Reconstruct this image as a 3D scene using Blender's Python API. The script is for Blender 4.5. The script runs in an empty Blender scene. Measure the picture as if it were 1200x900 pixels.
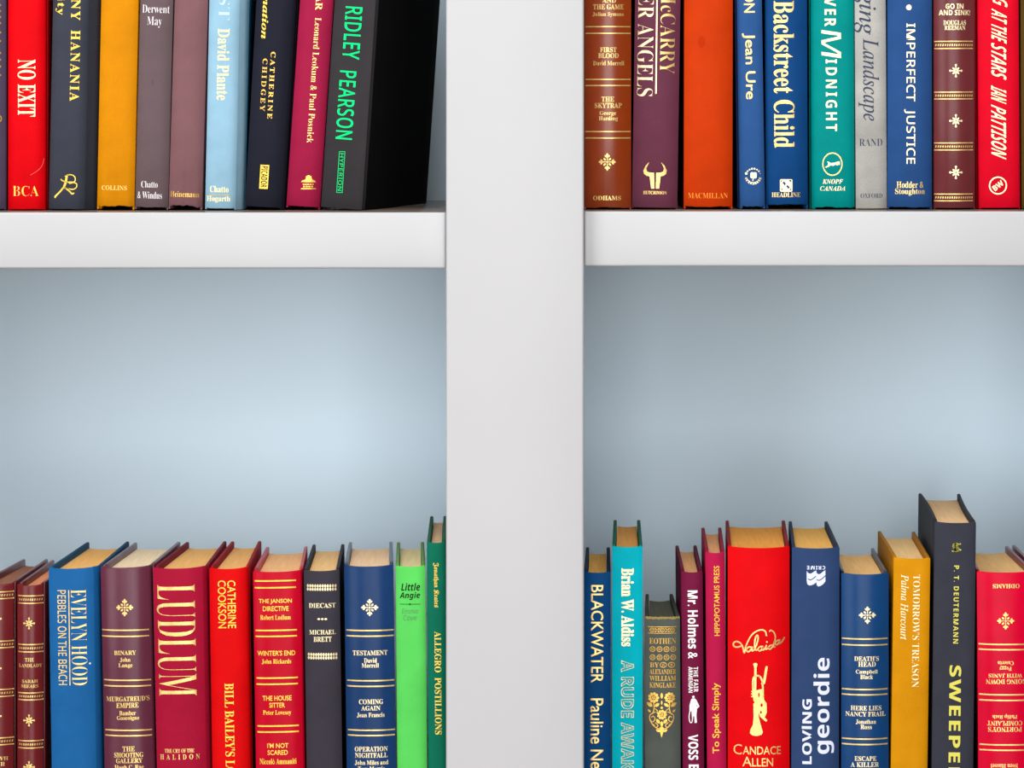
import bpy, bmesh, math, random
from mathutils import Vector, Matrix

# ------------------------------------------------------------------ camera, light, exposure
S = bpy.context.scene
COL = S.collection
FPX, DIST, PX0, PY0, ZCAM = 4350.0, 2.5, 640.0, 115.0, 1.45   # focal length in px (1200x900), distance to shelf fronts, optical axis
cam_d = bpy.data.cameras.new('camera'); cam = bpy.data.objects.new('camera', cam_d); COL.objects.link(cam)
cam.location = (0, -DIST, ZCAM); cam.rotation_euler = (math.pi/2, 0, 0)
cam_d.sensor_width = 36; cam_d.lens = FPX/1200*36
cam_d.shift_x = -(PX0-600)/1200; cam_d.shift_y = -(450-PY0)/1200
cam_d.clip_start = .05
S.camera = cam
S.view_settings.view_transform = 'Standard'; S.view_settings.look = 'None'
S.view_settings.gamma = 1; S.view_settings.use_curve_mapping = False
S.view_settings.exposure = 0.0

W = bpy.data.worlds.new('room_light'); S.world = W; W.use_nodes = True
W.node_tree.nodes['Background'].inputs[0].default_value = (.93, .97, 1, 1)
W.node_tree.nodes['Background'].inputs[1].default_value = .03

def area(name, loc, aim, sx, sy, power, color):
    d = bpy.data.lights.new(name, 'AREA'); d.shape = 'RECTANGLE'; d.size = sx; d.size_y = sy
    d.energy = power; d.color = color
    o = bpy.data.objects.new(name, d); COL.objects.link(o); o.location = loc
    o.rotation_euler = (Vector(aim)-Vector(loc)).to_track_quat('-Z', 'Y').to_euler()
    return o
area('window_daylight_low', (.2, -3.7, .95), (.2, 0, .95), 1.7, 1.5, 44, (1, .99, .985))
area('window_daylight_high', (.2, -3.7, 2.35), (.2, 0, 2.0), 1.7, 1.3, 40, (1, .99, .985))
area('added_left_fill', (-2.4, -2.9, 1.6), (-.1, .2, 1.2), 1.8, 2.2, 56, (1, 1, 1))  # added fill lamp from the left, brightens the left bay; no window known there
area('added_overhead_fill', (-.3, -1.2, 2.75), (0, .15, 1.2), 2.6, 1.1, 46, (1, 1, 1))  # added fill lamp from above, lifts page tops and grades the back panel

# ------------------------------------------------------------------ helpers
def lin(c):
    r = []
    for v in c:
        v = v/255.0
        r.append(v/12.92 if v <= .04045 else ((v+.055)/1.055)**2.4)
    return tuple(r)+(1,)
def X(px, y): return (px-PX0)*(y+DIST)/FPX
def Z(py, y): return ZCAM-(py-PY0)*(y+DIST)/FPX

MATS = {}
def material(kind, rgb, **k):
    key = (kind, tuple(rgb), tuple(sorted(k.items())))
    if key in MATS: return MATS[key]
    m = bpy.data.materials.new(kind); m.use_nodes = True
    nt = m.node_tree; N = nt.nodes; L = nt.links; p = N['Principled BSDF']
    base = lin(rgb)
    if kind in ('book_cloth', 'leatherette', 'worn_cloth'): base = tuple(v*.72 for v in base[:3])+(1,)
    gloss = {(206, 10, 42): .06, (226, 4, 52): .07, (26, 62, 112): .12, (22, 70, 124): .14, (158, 60, 14): .5}.get(tuple(rgb), .26)
    if kind == 'paper': base = tuple(v*min(2.0, .9/max(base[:3])) for v in base[:3])+(1,)
    co = N.new('ShaderNodeTexCoord')
    def noise(scale, detail=2, vec=None):
        n = N.new('ShaderNodeTexNoise'); n.inputs['Scale'].default_value = scale; n.inputs['Detail'].default_value = detail
        L.new(vec if vec is not None else co.outputs['Object'], n.inputs['Vector']); return n
    def mapped(sc):
        mp = N.new('ShaderNodeMapping'); mp.inputs['Scale'].default_value = sc
        L.new(co.outputs['Object'], mp.inputs['Vector']); return mp.outputs['Vector']
    def varied(n, lo, hi, dst='Base Color'):
        r = N.new('ShaderNodeMapRange'); r.inputs[1].default_value = .3; r.inputs[2].default_value = .7
        r.inputs[3].default_value = lo; r.inputs[4].default_value = hi
        L.new(n.outputs[0], r.inputs[0])
        h = N.new('ShaderNodeHueSaturation'); h.inputs['Color'].default_value = base
        L.new(r.outputs[0], h.inputs['Value']); L.new(h.outputs[0], p.inputs[dst]); return h
    def bump(n, strength, dist):
        b = N.new('ShaderNodeBump'); b.inputs['Strength'].default_value = strength; b.inputs['Distance'].default_value = dist
        L.new(n.outputs[0], b.inputs['Height']); L.new(b.outputs[0], p.inputs['Normal'])
    p.inputs['Base Color'].default_value = base
    if kind == 'book_cloth':
        p.inputs['Roughness'].default_value = k.get('rough', .6); p.inputs['Specular IOR Level'].default_value = k.get('spec', .05)
        varied(noise(60, 5), .93, 1.07); bump(noise(1500, 1), .35, .0004)
    elif kind == 'leatherette':
        p.inputs['Roughness'].default_value = k.get('rough', .3); p.inputs['Specular IOR Level'].default_value = k.get('spec', gloss)
        varied(noise(90, 4), .94, 1.06); bump(noise(700, 3), .12, .0004)
    elif kind == 'worn_cloth':
        p.inputs['Roughness'].default_value = .8; p.inputs['Specular IOR Level'].default_value = .2
        varied(noise(28, 8), .75, 1.25); bump(noise(1200, 2), .5, .0005)
    elif kind == 'paper':
        p.inputs['Roughness'].default_value = .85; p.inputs['Specular IOR Level'].default_value = .15
        varied(noise(1, 3, mapped((900, 25, 25))), .9, 1.06); bump(noise(1, 1, mapped((1400, 15, 15))), .5, .0005)
    elif kind == 'gilt':
        p.inputs['Metallic'].default_value = k.get('metal', .55); p.inputs['Roughness'].default_value = .38
        varied(noise(420, 3), .8, 1.12)
    elif kind == 'ink':
        p.inputs['Roughness'].default_value = .6; p.inputs['Specular IOR Level'].default_value = .04
    elif kind == 'white_paint':
        p.inputs['Roughness'].default_value = k.get('rough', .42); p.inputs['Specular IOR Level'].default_value = .25
        varied(noise(9, 6), .985, 1.012); bump(noise(260, 2), .05, .0004)
    elif kind == 'wall_paint':
        p.inputs['Roughness'].default_value = .7; p.inputs['Specular IOR Level'].default_value = .25
        varied(noise(5, 5), .97, 1.03); bump(noise(300, 2), .06, .0004)
    elif kind == 'wood_shelf_top':
        p.inputs['Roughness'].default_value = .22
        varied(noise(1, 5, mapped((6, 60, 60))), .8, 1.15)
    MATS[key] = m
    return m

def link(name, bm, mat, parent=None, smooth=35):
    me = bpy.data.meshes.new(name); bm.to_mesh(me); bm.free()
    me.materials.append(mat)
    if smooth:
        me.shade_smooth(); me.set_sharp_from_angle(angle=math.radians(smooth))
    o = bpy.data.objects.new(name, me); COL.objects.link(o)
    if parent is not None: o.parent = parent
    return o

def box_bm(x0, x1, y0, y1, z0, z1, bev=0.0, seg=2):
    bm = bmesh.new(); bmesh.ops.create_cube(bm, size=1)
    for v in bm.verts:
        v.co = Vector((x0+(v.co.x+.5)*(x1-x0), y0+(v.co.y+.5)*(y1-y0), z0+(v.co.z+.5)*(z1-z0)))
    if bev: bmesh.ops.bevel(bm, geom=list(bm.edges), offset=bev, segments=seg, affect='EDGES', profile=.5)
    return bm

# ------------------------------------------------------------------ bookcase and wall
white = material('white_paint', (181, 181, 183))
whites = material('white_paint', (183, 184, 186), rough=.25)
panelm = material('wall_paint', (218, 240, 255))
YB = .29
def structure(name, bm, mat):
    o = link(name, bm, mat, None, 30); o['kind'] = 'structure'; return o
structure('wall_back', box_bm(-1.7, 1.7, YB+.012, YB+.1, 0, 2.7), material('wall_paint', (205, 214, 222)))
structure('floor', box_bm(-1.7, 1.7, -4, YB+.1, -.06, 0), material('wood_shelf_top', (150, 125, 100)))

case = bpy.data.objects.new('bookcase', None); COL.objects.link(case)
case.location = (X(603, 0), .1, 0)
case['label'] = 'white painted wooden bookcase with broad centre upright, thick shelves and pale blue back'; case['category'] = 'bookcase'
inv = Matrix.Translation(-case.location)
def part(name, bm, mat):
    bm.transform(inv); return link(name, bm, mat, case, 30)
FY = -.012
UX0, UX1 = X(522.6, FY), X(684.4, FY)
LX, RX = X(-240, 0), X(1300, 0)
TOP = 1.86
part('upright', box_bm(UX0, UX1, FY, YB-.0005, .001, TOP, .0018, 3), white)
part('upright', box_bm(LX-.09, LX, FY, YB-.0005, .001, TOP, .0018, 3), white)
part('upright', box_bm(RX, RX+.09, FY, YB-.0005, .001, TOP, .0018, 3), white)
part('back_panel', box_bm(LX-.09, RX+.09, YB, YB+.01, .001, TOP, 0), panelm)
topm = material('wood_shelf_top', (126, 112, 102))
def shelf(x0, x1, zt, zb):
    o = part('shelf', box_bm(x0+.0003, x1-.0003, 0, YB-.0006, zb, zt, .0016, 3), whites)
    o.data.materials.append(topm)
    for f in o.data.polygons:
        if f.normal.z > .95: f.material_index = 1
ZL, ZR = Z(248.6, 0), Z(247.4, 0)
ZLOW = Z(1035, 0)
th = Z(248.6, 0)-Z(314.8, 0)
shelf(LX, UX0, ZL, Z(314.8, 0)); shelf(UX1, RX, ZR, Z(312.2, 0))
for zt in (ZLOW, ZL+(ZL-ZLOW), ZLOW-(ZL-ZLOW), .09):
    shelf(LX, UX0, zt, zt-th); shelf(UX1, RX, zt, zt-th)

# ------------------------------------------------------------------ lettering
MB = {'sans': None, 'sb': (0x1D400, 0x1D41A), 'si': (0x1D434, 0x1D44E), 'sbi': (0x1D468, 0x1D482), 'frak': (0x1D56C, 0x1D586),
      'ss': (0x1D5A0, 0x1D5BA), 'ssb': (0x1D5D4, 0x1D5EE), 'ssi': (0x1D608, 0x1D622), 'ssbi': (0x1D63C, 0x1D656)}
def mathtext(t, st):
    v = MB[st]
    if v is None: return t
    o = ''
    for c in t:
        if 'A' <= c <= 'Z': o += chr(v[0]+ord(c)-65)
        elif 'a' <= c <= 'z': o += '\u210E' if (st == 'si' and c == 'h') else chr(v[1]+ord(c)-97)
        else: o += c
    return o
TCACHE = {}
def text_tris(t, st, off=0.0, track=1.0, outline=0.0):
    """Vertices and faces of a word, scaled to a unit box."""
    key = (t, st, off, track, outline)
    if key in TCACHE: return TCACHE[key]
    c = bpy.data.curves.new('lettering', 'FONT'); c.body = mathtext(t, st); c.offset = off; c.resolution_u = 3
    c.space_character = track
    if outline:
        c.fill_mode = 'NONE' if hasattr(c, 'fill_mode') else c.fill_mode
        c.bevel_depth = outline; c.bevel_resolution = 0
    o = bpy.data.objects.new('lettering', c); COL.objects.link(o)
    dg = bpy.context.evaluated_depsgraph_get(); dg.update()
    me = o.evaluated_get(dg).to_mesh()
    vs = [(v.co.x, v.co.y) for v in me.vertices]; fs = [tuple(p.vertices) for p in me.polygons]
    o.evaluated_get(dg).to_mesh_clear()
    bpy.data.objects.remove(o); bpy.data.curves.remove(c)
    xs = [v[0] for v in vs]; ys = [v[1] for v in vs]
    x0, x1, y0, y1 = min(xs), max(xs), min(ys), max(ys)
    vs = [((x-x0)/(x1-x0)-.5, (y-y0)/(y1-y0)-.5) for x, y in vs]
    TCACHE[key] = (vs, fs)
    return TCACHE[key]

# ---- small shapes, all as lists of polygons in photo-pixel units
def disc(x, y, r, n=14, ry=None):
    return [(x+r*math.cos(2*math.pi*i/n), y+(ry or r)*math.sin(2*math.pi*i/n)) for i in range(n)]
def leaf(x, y, ang, ln, wd):
    ca, sa = math.cos(ang), math.sin(ang); o = []
    for a, b in ((-.5, 0), (-.25, .36), (.05, .5), (.3, .34), (.5, 0), (.3, -.34), (.05, -.5), (-.25, -.36)):
        u, v = a*ln, b*wd
        o.append((x+u*ca-v*sa, y+u*sa+v*ca))
    return o
def spline(pts, n=5):
    o = []
    for i in range(len(pts)-1):
        p0 = pts[max(i-1, 0)]; p1 = pts[i]; p2 = pts[i+1]; p3 = pts[min(i+2, len(pts)-1)]
        for j in range(n):
            t = j/n
            o.append(tuple(.5*((2*b)+(c-a)*t+(2*a-5*b+4*c-d)*t*t+(3*b-a-3*c+d)*t**3) for a, b, c, d in zip(p0, p1, p2, p3)))
    o.append(pts[-1]); return o
def stroke(pts, w, smooth=True, n=5):
    if smooth and len(pts) > 2: pts = spline(pts, n)
    o = []
    for (xa, ya), (xb, yb) in zip(pts, pts[1:]):
        d = math.hypot(xb-xa, yb-ya)
        if d < 1e-6: continue
        nx, ny = -(yb-ya)/d*w/2, (xb-xa)/d*w/2
        o.append([(xa+nx, ya+ny), (xb+nx, yb+ny), (xb-nx, yb-ny), (xa-nx, ya-ny)])
    for p in pts: o.append(disc(p[0], p[1], w/2, 8))
    return o
def rect(x0, x1, y0, y1): return [(x0, y0), (x1, y0), (x1, y1), (x0, y1)]
def ring(x, y, rx, ry, w, n=40):
    o = []
    for i in range(n):
        a, b = 2*math.pi*i/n, 2*math.pi*(i+1)/n
        f = lambda t, k: (x+(rx+k)*math.cos(t), y+(ry+k)*math.sin(t))
        o.append([f(a, w/2), f(b, w/2), f(b, -w/2), f(a, -w/2)])
    return o
def fleuron(x, y, r):
    o = []
    for k in range(4):
        a = k*math.pi/2; c, s = math.cos(a), math.sin(a)
        o.append(leaf(x+c*.76*r, y+s*.76*r, a, .5*r, .3*r))
        for e in (-1, 1):
            b = a+e*math.radians(62)
            o.append(leaf(x+c*.56*r+math.cos(b)*.19*r, y+s*.56*r+math.sin(b)*.19*r, b-e*math.radians(16), .36*r, .2*r))
        o += stroke([(x+c*.2*r, y+s*.2*r), (x+c*.62*r, y+s*.62*r)], .1*r, False)
        d = a+math.pi/4
        o.append(leaf(x+math.cos(d)*.42*r, y+math.sin(d)*.42*r, d, .4*r, .22*r))
    o.append(disc(x, y, .12*r, 8)); return o
def star(x, y, r):
    o = []
    for k in range(4):
        a = k*math.pi/2; c, s = math.cos(a), math.sin(a)
        o += stroke([(x+c*.15*r, y+s*.15*r), (x+c*.9*r, y+s*.9*r)], .15*r, False)
        o.append(disc(x+c*.84*r, y+s*.84*r, .17*r, 8))
        d = a+math.pi/4
        o.append(leaf(x+math.cos(d)*.4*r, y+math.sin(d)*.4*r, d, .62*r, .3*r))
    o += ring(x, y, .2*r, .2*r, .14*r, 10); return o
def mapz(polys, ox, oy, sc): return [[(ox+a/sc, oy+b/sc) for a, b in p] for p in polys]

def foil(c):
    if c == 'gold': return material('gilt', (236, 202, 124))
    if c == 'deepgold': return material('gilt', (236, 186, 84))
    if c == 'pale': return material('gilt', (244, 226, 178), metal=.4)
    if c == 'yellow': return material('gilt', (246, 205, 70), metal=.25)
    if c == 'dull': return material('gilt', (205, 160, 60), metal=.3)
    return material('ink', c)

# ------------------------------------------------------------------ books
class Book:
    def __init__(s, kind, color, xl, xr, pref, slope, *, ytop=None, ybot=None, h=None, D=.145, b=.004, p=2.6, jl=0, jr=0,
                 bl=None, br=None, y0=.04, rot=0, bay='L', row='low', page=(200, 165, 115), board=None, label='', category='book',
                 rag=0.0, name='hardback_book', bow=0.0, headdip=.0008, spine_lift=0.0):
        s.mat = material(kind, color); s.boardmat = material(kind, board) if board else s.mat
        s.phi = math.atan(-slope); s.rot = math.radians(rot); s.y0 = y0; s.b = b; s.p = p
        mpp = (y0+DIST)/FPX
        wpx = (xr-xl)
        s.W = wpx*mpp*math.cos(s.phi)/math.cos(s.rot); s.jl = jl*mpp; s.jr = jr*mpp
        zs = (ZL if bay == 'L' else ZR) if row == 'up' else ZLOW
        s.oz = zs+.0004+s.W/2*math.sin(abs(s.phi))
        zr = Z(pref, y0)
        s.ox = X((xl+xr)/2, y0)-(zr-s.oz)*math.tan(s.phi)
        s.H = h if h else (Z(ytop, y0-b)-s.oz)/math.cos(s.phi)
        s.zb = max(0.0, Z(ybot, y0-b)-s.oz) if ybot else 0.0
        e = bpy.data.objects.new(name, None); COL.objects.link(e); s.root = e; e.empty_display_size = .02
        e.location = (s.ox, y0, s.oz)
        e.rotation_mode = 'XYZ'
        e.rotation_euler = (0, s.phi, -s.rot)
        e['label'] = label; e['category'] = category
        e['group'] = 'books on the %s %s shelf' % ('upper' if row == 'up' else 'lower', 'left' if bay == 'L' else 'right')
        W2 = s.W/2; T = .0024
        # outer back corners of the two boards, in local coordinates
        def back(px, default):
            if px is None: return default
            xw = X(px, y0+D); zw = s.oz+s.H*math.cos(s.phi)
            return ((xw-s.ox)*math.cos(s.phi)-(zw-s.oz)*math.sin(s.phi))
        xlb = back(bl, -W2+.0004); xrb = back(br, W2-.0004)
        # ---- spine, a curved shell with joint grooves
        jdl, jdr = min(.011, s.jl*.9), min(.011, s.jr*.9)
        al, ar = -W2+s.jl, W2-s.jr
        s.al, s.ar = al, ar
        pts = []
        if jl: pts += [(-W2+.0006, jdl+.0085), (-W2+.001, jdl+.004), (al-.55*s.jl, jdl*.95), (al-.25*s.jl, jdl*.6)]
        else: pts += [(-W2+.0006, .0085), (-W2+.0013, .006), (-W2+.0011, .0035)]
        n = 26
        for i in range(n+1):
            t = math.sin((i/n-.5)*math.pi)
            pts.append(((al+ar)/2+t*(ar-al)/2, -b*(1-abs(t)**p)))
        if jr: pts += [(ar+.25*s.jr, jdr*.6), (ar+.55*s.jr, jdr*.95), (W2-.001, jdr+.004), (W2-.0006, jdr+.0085)]
        else: pts += [(W2-.0011, .0035), (W2-.0013, .006), (W2-.0006, .0085)]
        nor = []
        for i in range(len(pts)):
            a = pts[max(i-1, 0)]; c = pts[min(i+1, len(pts)-1)]
            dx, dy = c[0]-a[0], c[1]-a[1]; d = math.hypot(dx, dy); nor.append((-dy/d, dx/d))
        rnd = random.Random(int(xl*7+pref))
        ph = [rnd.uniform(0, 6.28) for _ in range(6)]
        def wav(x, k): return sum(math.sin(x*f*2*math.pi+ph[(j+k) % 6])*a for j, (f, a) in enumerate(((40, .5), (95, .3), (210, .25))))
        def inset(d): return [(a[0]+m[0]*d, a[1]+m[1]*d) for a, m in zip(pts, nor)]
        hd = lambda q: headdip*(1-min(1, abs((q[0]-(al+ar)/2)/((ar-al)/2)))**2)
        rings = []
        H = s.H
        lowz = [s.zb+rag*(1+wav(q[0], 3)) if al < q[0] < ar else 0 for q in pts]
        rings.append([(q[0], q[1], z) for q, z in zip(inset(.0004), lowz)])
        rings.append([(q[0], q[1], z+.0006) for q, z in zip(pts, lowz)])
        for f in (.33, .66): rings.append([(q[0], q[1], s.zb+f*(H-s.zb)) for q in pts])
        topz = [H-hd(q)-rag*.5*abs(wav(q[0], 0)) for q in pts]
        rings.append([(q[0], q[1], z-.001) for q, z in zip(pts, topz)])
        rings.append([(q[0], q[1], z-.0002) for q, z in zip(inset(.0003), topz)])
        rings.append([(q[0], q[1], z) for q, z in zip(inset(.0007), topz)])
        rings.append([(q[0], q[1], z-.0004) for q, z in zip(inset(.0011), topz)])
        rings.append([(q[0], q[1], z+.0004) for q, z in zip(inset(.0011), lowz)])
        bm = bmesh.new(); vr = [[bm.verts.new(v) for v in r] for r in rings]
        m_ = len(pts)
        for i in range(len(vr)):
            A, B = vr[i], vr[(i+1) % len(vr)]
            for j in range(m_-1): bm.faces.new((A[j], A[j+1], B[j+1], B[j]))
        bm.faces.new([r[0] for r in vr]); bm.faces.new([r[-1] for r in reversed(vr)])
        bmesh.ops.recalc_face_normals(bm, faces=bm.faces)
        s.spine = link('spine', bm, s.mat, e, 50)
        # ---- the two cover boards
        def boardmesh(x0, x1, sgn, yf):
            bm = bmesh.new(); k = 8; rr = []
            for i in range(k+1):
                f = i/k; y = yf+f*(D-yf); xo = x0+(x1-x0)*((y)/D)-sgn*bow*math.sin(f*math.pi)
                xi = xo-sgn*T
                rr.append([bm.verts.new(v) for v in ((xo, y, 0), (xi, y, 0), (xi, y, H), (xo, y, H))])
            for A, B in zip(rr, rr[1:]):
                for j in range(4): bm.faces.new((A[j], A[(j+1) % 4], B[(j+1) % 4], B[j]))
            bm.faces.new(rr[0]); bm.faces.new(list(reversed(rr[-1])))
            bmesh.ops.recalc_face_normals(bm, faces=bm.faces)
            ed = [q for q in bm.edges if len(q.link_faces) == 2 and q.calc_face_angle(0) > .9]
            bmesh.ops.bevel(bm, geom=ed, offset=.0007, segments=2, affect='EDGES', profile=.5)
            return bm
        yfl, yfr = .0088+(jdl if jl else 0), .0088+(jdr if jr else 0)
        link('cover_board', boardmesh(-W2, xlb, -1, yfl), s.boardmat, e, 40)
        link('cover_board', boardmesh(W2, xrb, 1, yfr), s.boardmat, e, 40)
        # ---- page block: rounded at the spine, hollow at the fore-edge
        out = []
        g = T+.0004; k = 14
        fl, fr = -W2+g, W2-g
        def side(x0, x1, y): return x0+(x1-x0)*y/D
        ye = D-.0035
        for i in range(k+1):
            t = -1+2*i/k; x = (fl+fr)/2+t*(fr-fl)/2
            ta = (x-(al+ar)/2)/((ar-al)/2)
            ysp = -b*(1-min(1, abs(ta))**p)+.0022+(jdl if (jl and x < al) else 0)+(jdr if (jr and x > ar) else 0)
            if abs(ta) > .93: ysp += .004
            out.append((x, ysp))
        conc = min(.009, .16*s.W+.002)
        bl_, br_ = side(-W2, xlb, ye)+g, side(W2, xrb, ye)-g
        for i in range(k+1):
            t = 1-2*i/k
            out.append(((bl_+br_)/2+t*(br_-bl_)/2, ye-conc*(1-t*t)))
        bm = bmesh.new(); zp0, zp1 = .0035, H-.0042
        lo = [bm.verts.new((x, y, zp0)) for x, y in out]; hi = [bm.verts.new((x, y, zp1)) for x, y in out]
        q = len(out)
        # strips across the block keep the concave outline well filled
        for i in range(k):
            j0, j1 = i, i+1; c0, c1 = q-1-i, q-2-i
            bm.faces.new((hi[j0], hi[j1], hi[c1], hi[c0])); bm.faces.new((lo[j0], lo[c0], lo[c1], lo[j1]))
        for i in range(q): bm.faces.new((lo[i], lo[(i+1) % q], hi[(i+1) % q], hi[i]))
        bmesh.ops.recalc_face_normals(bm, faces=bm.faces)
        link('page_block', bm, material('paper', page), e, 40)
        s.f = {}; s.run = 0; s.last = None
    # pixel -> spine surface coordinates
    def uv(s, px, py):
        yf = s.y0-s.b*.8
        dx, dz = X(px, yf)-s.ox, Z(py, yf)-s.oz
        u = dx*math.cos(s.phi)-dz*math.sin(s.phi); v = dx*math.sin(s.phi)+dz*math.cos(s.phi)
        return u/math.cos(s.rot), v
    def spine_y(s, u):
        t = (u-(s.al+s.ar)/2)/((s.ar-s.al)/2)
        return -s.b*(1-min(1, abs(t))**s.p)
    def bmof(s, role, c, layer):
        if role != s.last: s.run += 1; s.last = role
        k = (role, c, layer, s.run)
        if k not in s.f: s.f[k] = bmesh.new()
        return s.f[k]
    def nr(s): s.last = None; return s
    def add(s, role, polys, c='gold', layer=0):
        bm = s.bmof(role, c, layer)
        for p in polys:
            vs = [bm.verts.new((*s.uv(*q), 0)) for q in p]
            try: bm.faces.new(vs)
            except ValueError: pass
        return s
    def word(s, role, t, st, cx, cy, L, Hh, d='H', c='gold', off=0.0, track=1.0, layer=0, outline=0.0, skew=0.0, ang=0.0):
        """A line of lettering centred on a photo pixel, L px long and Hh px tall; reads along (H), down (D), up (U) or upside down (R)."""
        vs, fs = text_tris(t, st, off, track, outline)
        bm = s.bmof(role, c, layer); mpp = (s.y0-s.b*.8+DIST)/FPX
        u0, v0 = s.uv(cx, cy); ca, sa = math.cos(ang), math.sin(ang)
        nv = []
        for x, y in vs:
            a, b = (x*L+skew*y*Hh)*mpp, y*Hh*mpp
            du, dv = {'H': (a, b), 'D': (b, -a), 'U': (-b, a), 'R': (-a, -b)}[d]
            nv.append(bm.verts.new((u0+du*ca-dv*sa, v0+du*sa+dv*ca, 0)))
        for f in fs:
            try: bm.faces.new([nv[i] for i in f])
            except ValueError: pass
        return s
    def box(s, role, t, st, x0, x1, y0, y1, d='H', **k):
        L, Hh = (x1-x0, y1-y0) if d in 'HR' else (y1-y0, x1-x0)
        return s.word(role, t, st, (x0+x1)/2, (y0+y1)/2, L, Hh, d, **k)
    def done(s):
        for (role, c, layer, _), bm in s.f.items():
            us = [v.co.x for v in bm.verts]
            n = 30; lo_, hi_ = s.al, s.ar
            for i in range(1, n):
                x = (lo_+hi_)/2+math.sin((i/n-.5)*math.pi)*(hi_-lo_)/2
                if min(us) < x < max(us):
                    bmesh.ops.bisect_plane(bm, geom=list(bm.verts)+list(bm.edges)+list(bm.faces), dist=1e-7, plane_co=(x, 0, 0), plane_no=(1, 0, 0))
            for v in bm.verts:
                u, z = v.co.x, v.co.y
                v.co = Vector((u, s.spine_y(u)-.00018-.0001*layer, z))
            for f in bm.faces:
                f.normal_update()
                if f.normal.y > 0: f.normal_flip()
            link(role, bm, foil(c), s.spine, 0)

T_, A_, P_, E_, R_, O_ = 'title_lettering', 'author_lettering', 'publisher_lettering', 'publisher_emblem', 'gilt_rules', 'gilt_ornament'
def rules(b, ys, x0, x1, w=1.6, tilt=0, c='gold', dx=0, dash=0):
    for i, y in enumerate(ys):
        if i % 2 == 0: b.nr()
        k = dx*(y-ys[0])
        b.add(R_, [[(x0+k, y-w/2), (x1+k, y-w/2+tilt), (x1+k, y+w/2+tilt), (x0+k, y+w/2)]], c)
        if dash and i % 2: dashes(b, (y+ys[i-1])/2, x0+.3, x1-.3, dash, c)

BR = (116, 32, 36)
# ================= lower left shelf =================
def dashes(b, y, x0, x1, n=10, c='gold'):
    st = (x1-x0)/n
    for i in range(n):
        x = x0+st*(i+.5)
        b.add(R_, [[(x-.55, y+1.2), (x+.75, y+1.2), (x+1.15, y-1.2), (x-.15, y-1.2)]], c)

k = Book('leatherette', BR, -26, 15.8, 684, 0, ytop=684, D=.131, bl=26, br=56.5, b=.0045, p=2.2, page=(110, 72, 55),
         label='dark brown gilt-banded book cut off at the left edge of the lower left shelf')
rules(k, [693.5, 701.4, 751.3, 759, 807.9, 816, 864.6, 872.6], -25, 15.3, 1.3, dash=14)
for y in (725, 783, 839): k.nr().add(O_, star(-5, y, 7.2))
k.nr().box(T_, 'HAN', 'sb', -5, 9.3, 886.5, 891, 'R'); k.box(A_, 'H', 'sb', 1, 5.6, 893, 897.5, 'R')
k.done()

k = Book('leatherette', BR, 20.3, 50.4, 685, 0, ytop=685, D=.131, bl=60, br=88, b=.004, p=2.2, page=(165, 105, 72),
         label='narrow dark brown book with gilt stars just left of the bright blue book')
rules(k, [698.2, 706.9, 755.2, 763.8, 811.9, 820, 868, 876.4], 21, 50, 1.3, dash=11)
for y in (730.3, 844, 898.6): k.nr().add(O_, star(34.2, y, 7))
k.box(T_, 'THE', 'sb', 29.3, 40, 770.8, 775.2).box(T_, 'LANDLADY', 'sb', 22, 49, 777.8, 781.9)
k.box(A_, 'SARAH', 'sb', 25.7, 44.2, 796.2, 800.2).box(A_, 'SHEARS', 'sb', 24.9, 44.8, 801.8, 806)
k.done()

k = Book('book_cloth', (32, 104, 168), 57, 116.8, 666, .0158, ytop=665, D=.1436, bl=101, br=151.5, b=.003, p=3.2, jr=7.5, page=(208, 156, 88),
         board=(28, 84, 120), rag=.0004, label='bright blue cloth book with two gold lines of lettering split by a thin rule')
k.word(A_, 'EVELYN HOOD', 'sb', 92.8, 746.8, 112, 18.3, 'D', off=-.016, c='gold')
k.word(T_, 'PEBBLES ON THE BEACH', 'ss', 73, 747, 111, 10.2, 'D', off=.004, c='gold')
k.add(R_, [[(80.2, 691.5), (81.2, 691.5), (82.7, 803), (81.7, 803)]])
k.add('paint_speck', [disc(105.3, 777.6, 1.1, 8)], c=(235, 240, 245))
k.done()

k = Book('leatherette', (104, 46, 66), 117.9, 178, 664.5, .021, ytop=664, D=.135, bl=157, br=211.6, b=.0045, p=2.6, jr=3, page=(214, 192, 158),
         label='plum maroon gilt-ruled omnibus with cream pages between the blue and the crimson book')
k.add(O_, fleuron(146.2, 711.7, 10.2))
rules(k, [738.5, 745.7], 119, 174.3, 1.6, -.3, 'gold'); rules(k, [797, 803.8], 121.5, 176.5, 1.6, 0, 'gold'); rules(k, [855.6, 862], 123, 177.6, 1.6, 0, 'gold')
for t, a, x0, x1, y0, y1 in (('BINARY', 0, 133.8, 159.6, 762.2, 767.4), ('John', 1, 140.6, 153, 770.6, 775.8), ('Lange', 1, 139, 155.6, 777, 783),
     ("MURGATREUD'S", 0, 124.5, 174.9, 815.8, 821.6), ('EMPIRE', 0, 136.3, 162.4, 823.4, 829.2), ('Bamber', 1, 140, 159.3, 832.8, 838), ('Gascoigne', 1, 137, 163.3, 838.6, 844.6),
     ('THE', 0, 143.7, 158, 874.4, 880.2), ('SHOOTING', 0, 133.8, 168, 881.6, 887.4), ('GALLERY', 0, 136, 167, 888.4, 894), ('Hugh C. Rae', 1, 134.4, 168.4, 896.2, 902.4)):
    k.box(A_ if a else T_, t, 'sb', x0, x1, y0, y1, off=.004)
k.done()

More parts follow.
